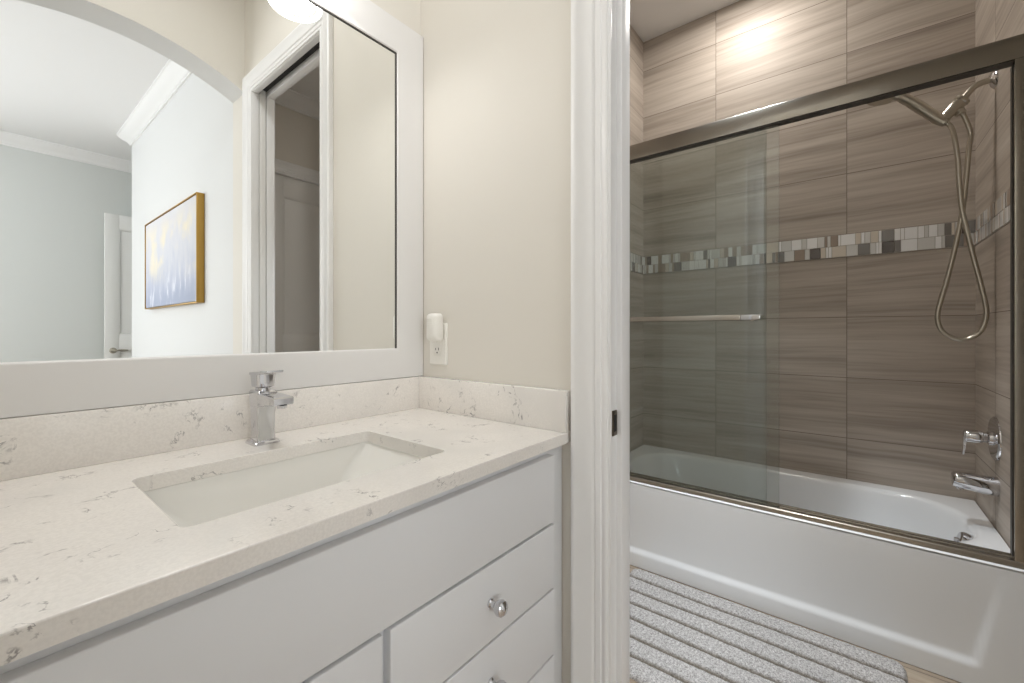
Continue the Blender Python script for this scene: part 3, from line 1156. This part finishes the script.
# ------------------------------------------------------------------ bath rug
bm = B()
RGX0, RGX1, RGY0, RGY1 = 1.36, 1.997, -.15, .825
NX, NYR = 160, 120
grooves = [1.906, 1.813, 1.720, 1.627, 1.534, 1.441]
rng = random.Random(4)
lay = bm.verts.layers.float.new('groove')
top = []
for i in range(NX + 1):
    x = RGX0 + (RGX1 - RGX0) * i / NX
    rowv = []
    for j in range(NYR + 1):
        y = RGY0 + (RGY1 - RGY0) * j / NYR
        # rounded corners
        rr = .035
        dx = max(0, rr - min(x - RGX0, RGX1 - x)) / rr
        dy = max(0, rr - min(y - RGY0, RGY1 - y)) / rr
        xx, yy = x, y
        if dx > 0 and dy > 0:
            k = max(dx, dy) / math.hypot(dx, dy)
            cxr = RGX0 + rr if x < 1.6 else RGX1 - rr
            cyr = RGY0 + rr if y < .3 else RGY1 - rr
            xx = cxr + (x - cxr) * k
            yy = cyr + (y - cyr) * k
        g = max(max(0, 1 - abs(x - gx - .003 * math.sin(y * 9 + gx * 20)) / .0145) for gx in grooves)
        g = sst(0, .8, g)
        e = min(min(x - RGX0, RGX1 - x), min(y - RGY0, RGY1 - y))
        z = .004 + .014 * math.sqrt(max(0.0, min(1, e / .012))) - .008 * g + rng.uniform(-.0012, .0012)
        v = bm.verts.new((xx, yy, z))
        v[lay] = g
        rowv.append(v)
    top.append(rowv)
for i in range(NX):
    for j in range(NYR):
        bm.faces.new((top[i][j], top[i + 1][j], top[i + 1][j + 1], top[i][j + 1]))
edge = [top[i][0] for i in range(NX + 1)] + [top[NX][j] for j in range(1, NYR + 1)] + [top[i][NYR] for i in range(NX - 1, -1, -1)] + [top[0][j] for j in range(NYR - 1, 0, -1)]
low = [bm.verts.new((v.co.x, v.co.y, .0005)) for v in edge]
loft(bm, [edge, low], True, False)
bm.faces.new(low)
tag(obj('bath_rug', bm, M_RUG, None, 60), 'grey ribbed bath rug with dark stripes lying along the tub', 'rug')

# ------------------------------------------------------------------ painting in the bedroom
pa = thing('painting', 'abstract blue and lavender painting in a thin gold frame', 'painting', (XQ, -1.83, 1.35))
PY0, PY1, PZ0, PZ1 = -2.515, -1.14, 1.352, 2.070
bm = B()
for a, b, c, d in ((PY0, PY0 + .006, PZ0, PZ1), (PY1 - .006, PY1, PZ0, PZ1), (PY0 + .006, PY1 - .006, PZ0, PZ0 + .006), (PY0 + .006, PY1 - .006, PZ1 - .006, PZ1)):
    box(bm, XQ - .046, XQ - .001, a, b, c, d, .001)
child('frame', bm, M_GOLD, pa)
child('canvas', box(B(), XQ - .040, XQ - .004, PY0 + .011, PY1 - .011, PZ0 + .011, PZ1 - .011, .002), M_CANVAS, pa)

# ------------------------------------------------------------------ recessed ceiling lights; those over rug and alcove are added fill
for x, y, lab, pw in ((2.36, .46, 'recessed ceiling light above the tub', 1.0), (1.52, .45, 'added ceiling fill light over the rug before the tub', 1.25), (.376, .36, 'added ceiling fill light over the vanity alcove', 0.74)):
    rl = thing('recessed_light', lab, 'ceiling light', (x, y, ZC), 'recessed ceiling lights')
    bm = B()
    lathe(bm, [(.052, -.0005), (.078, -.0005), (.078, -.005), (.070, -.009), (.054, -.007)], (x, y, ZC), (0, 0, 1), 40, cap=False)
    child('trim_ring', bm, M_TRIM, rl)
    bm = B()
    lathe(bm, [(.0, -.006), (.040, -.006), (.054, -.004)], (x, y, ZC), (0, 0, 1), 40, cap=False)
    child('lens', bm, M_LENS, rl)
    al = area_light('can_lamp', (0, 0, -.014), (0, 0, 0), .15, .15, CAN_POWER * pw, (1.0, .945, .88) if pw == 1.0 else (.97, .985, 1.0) if pw < 1.0 else (.90, .955, 1.0), 'DISK', rl, spread=PI if pw <= 1.0 else math.radians(68))  # cool narrow beam over the rug is added to imitate doorway daylight
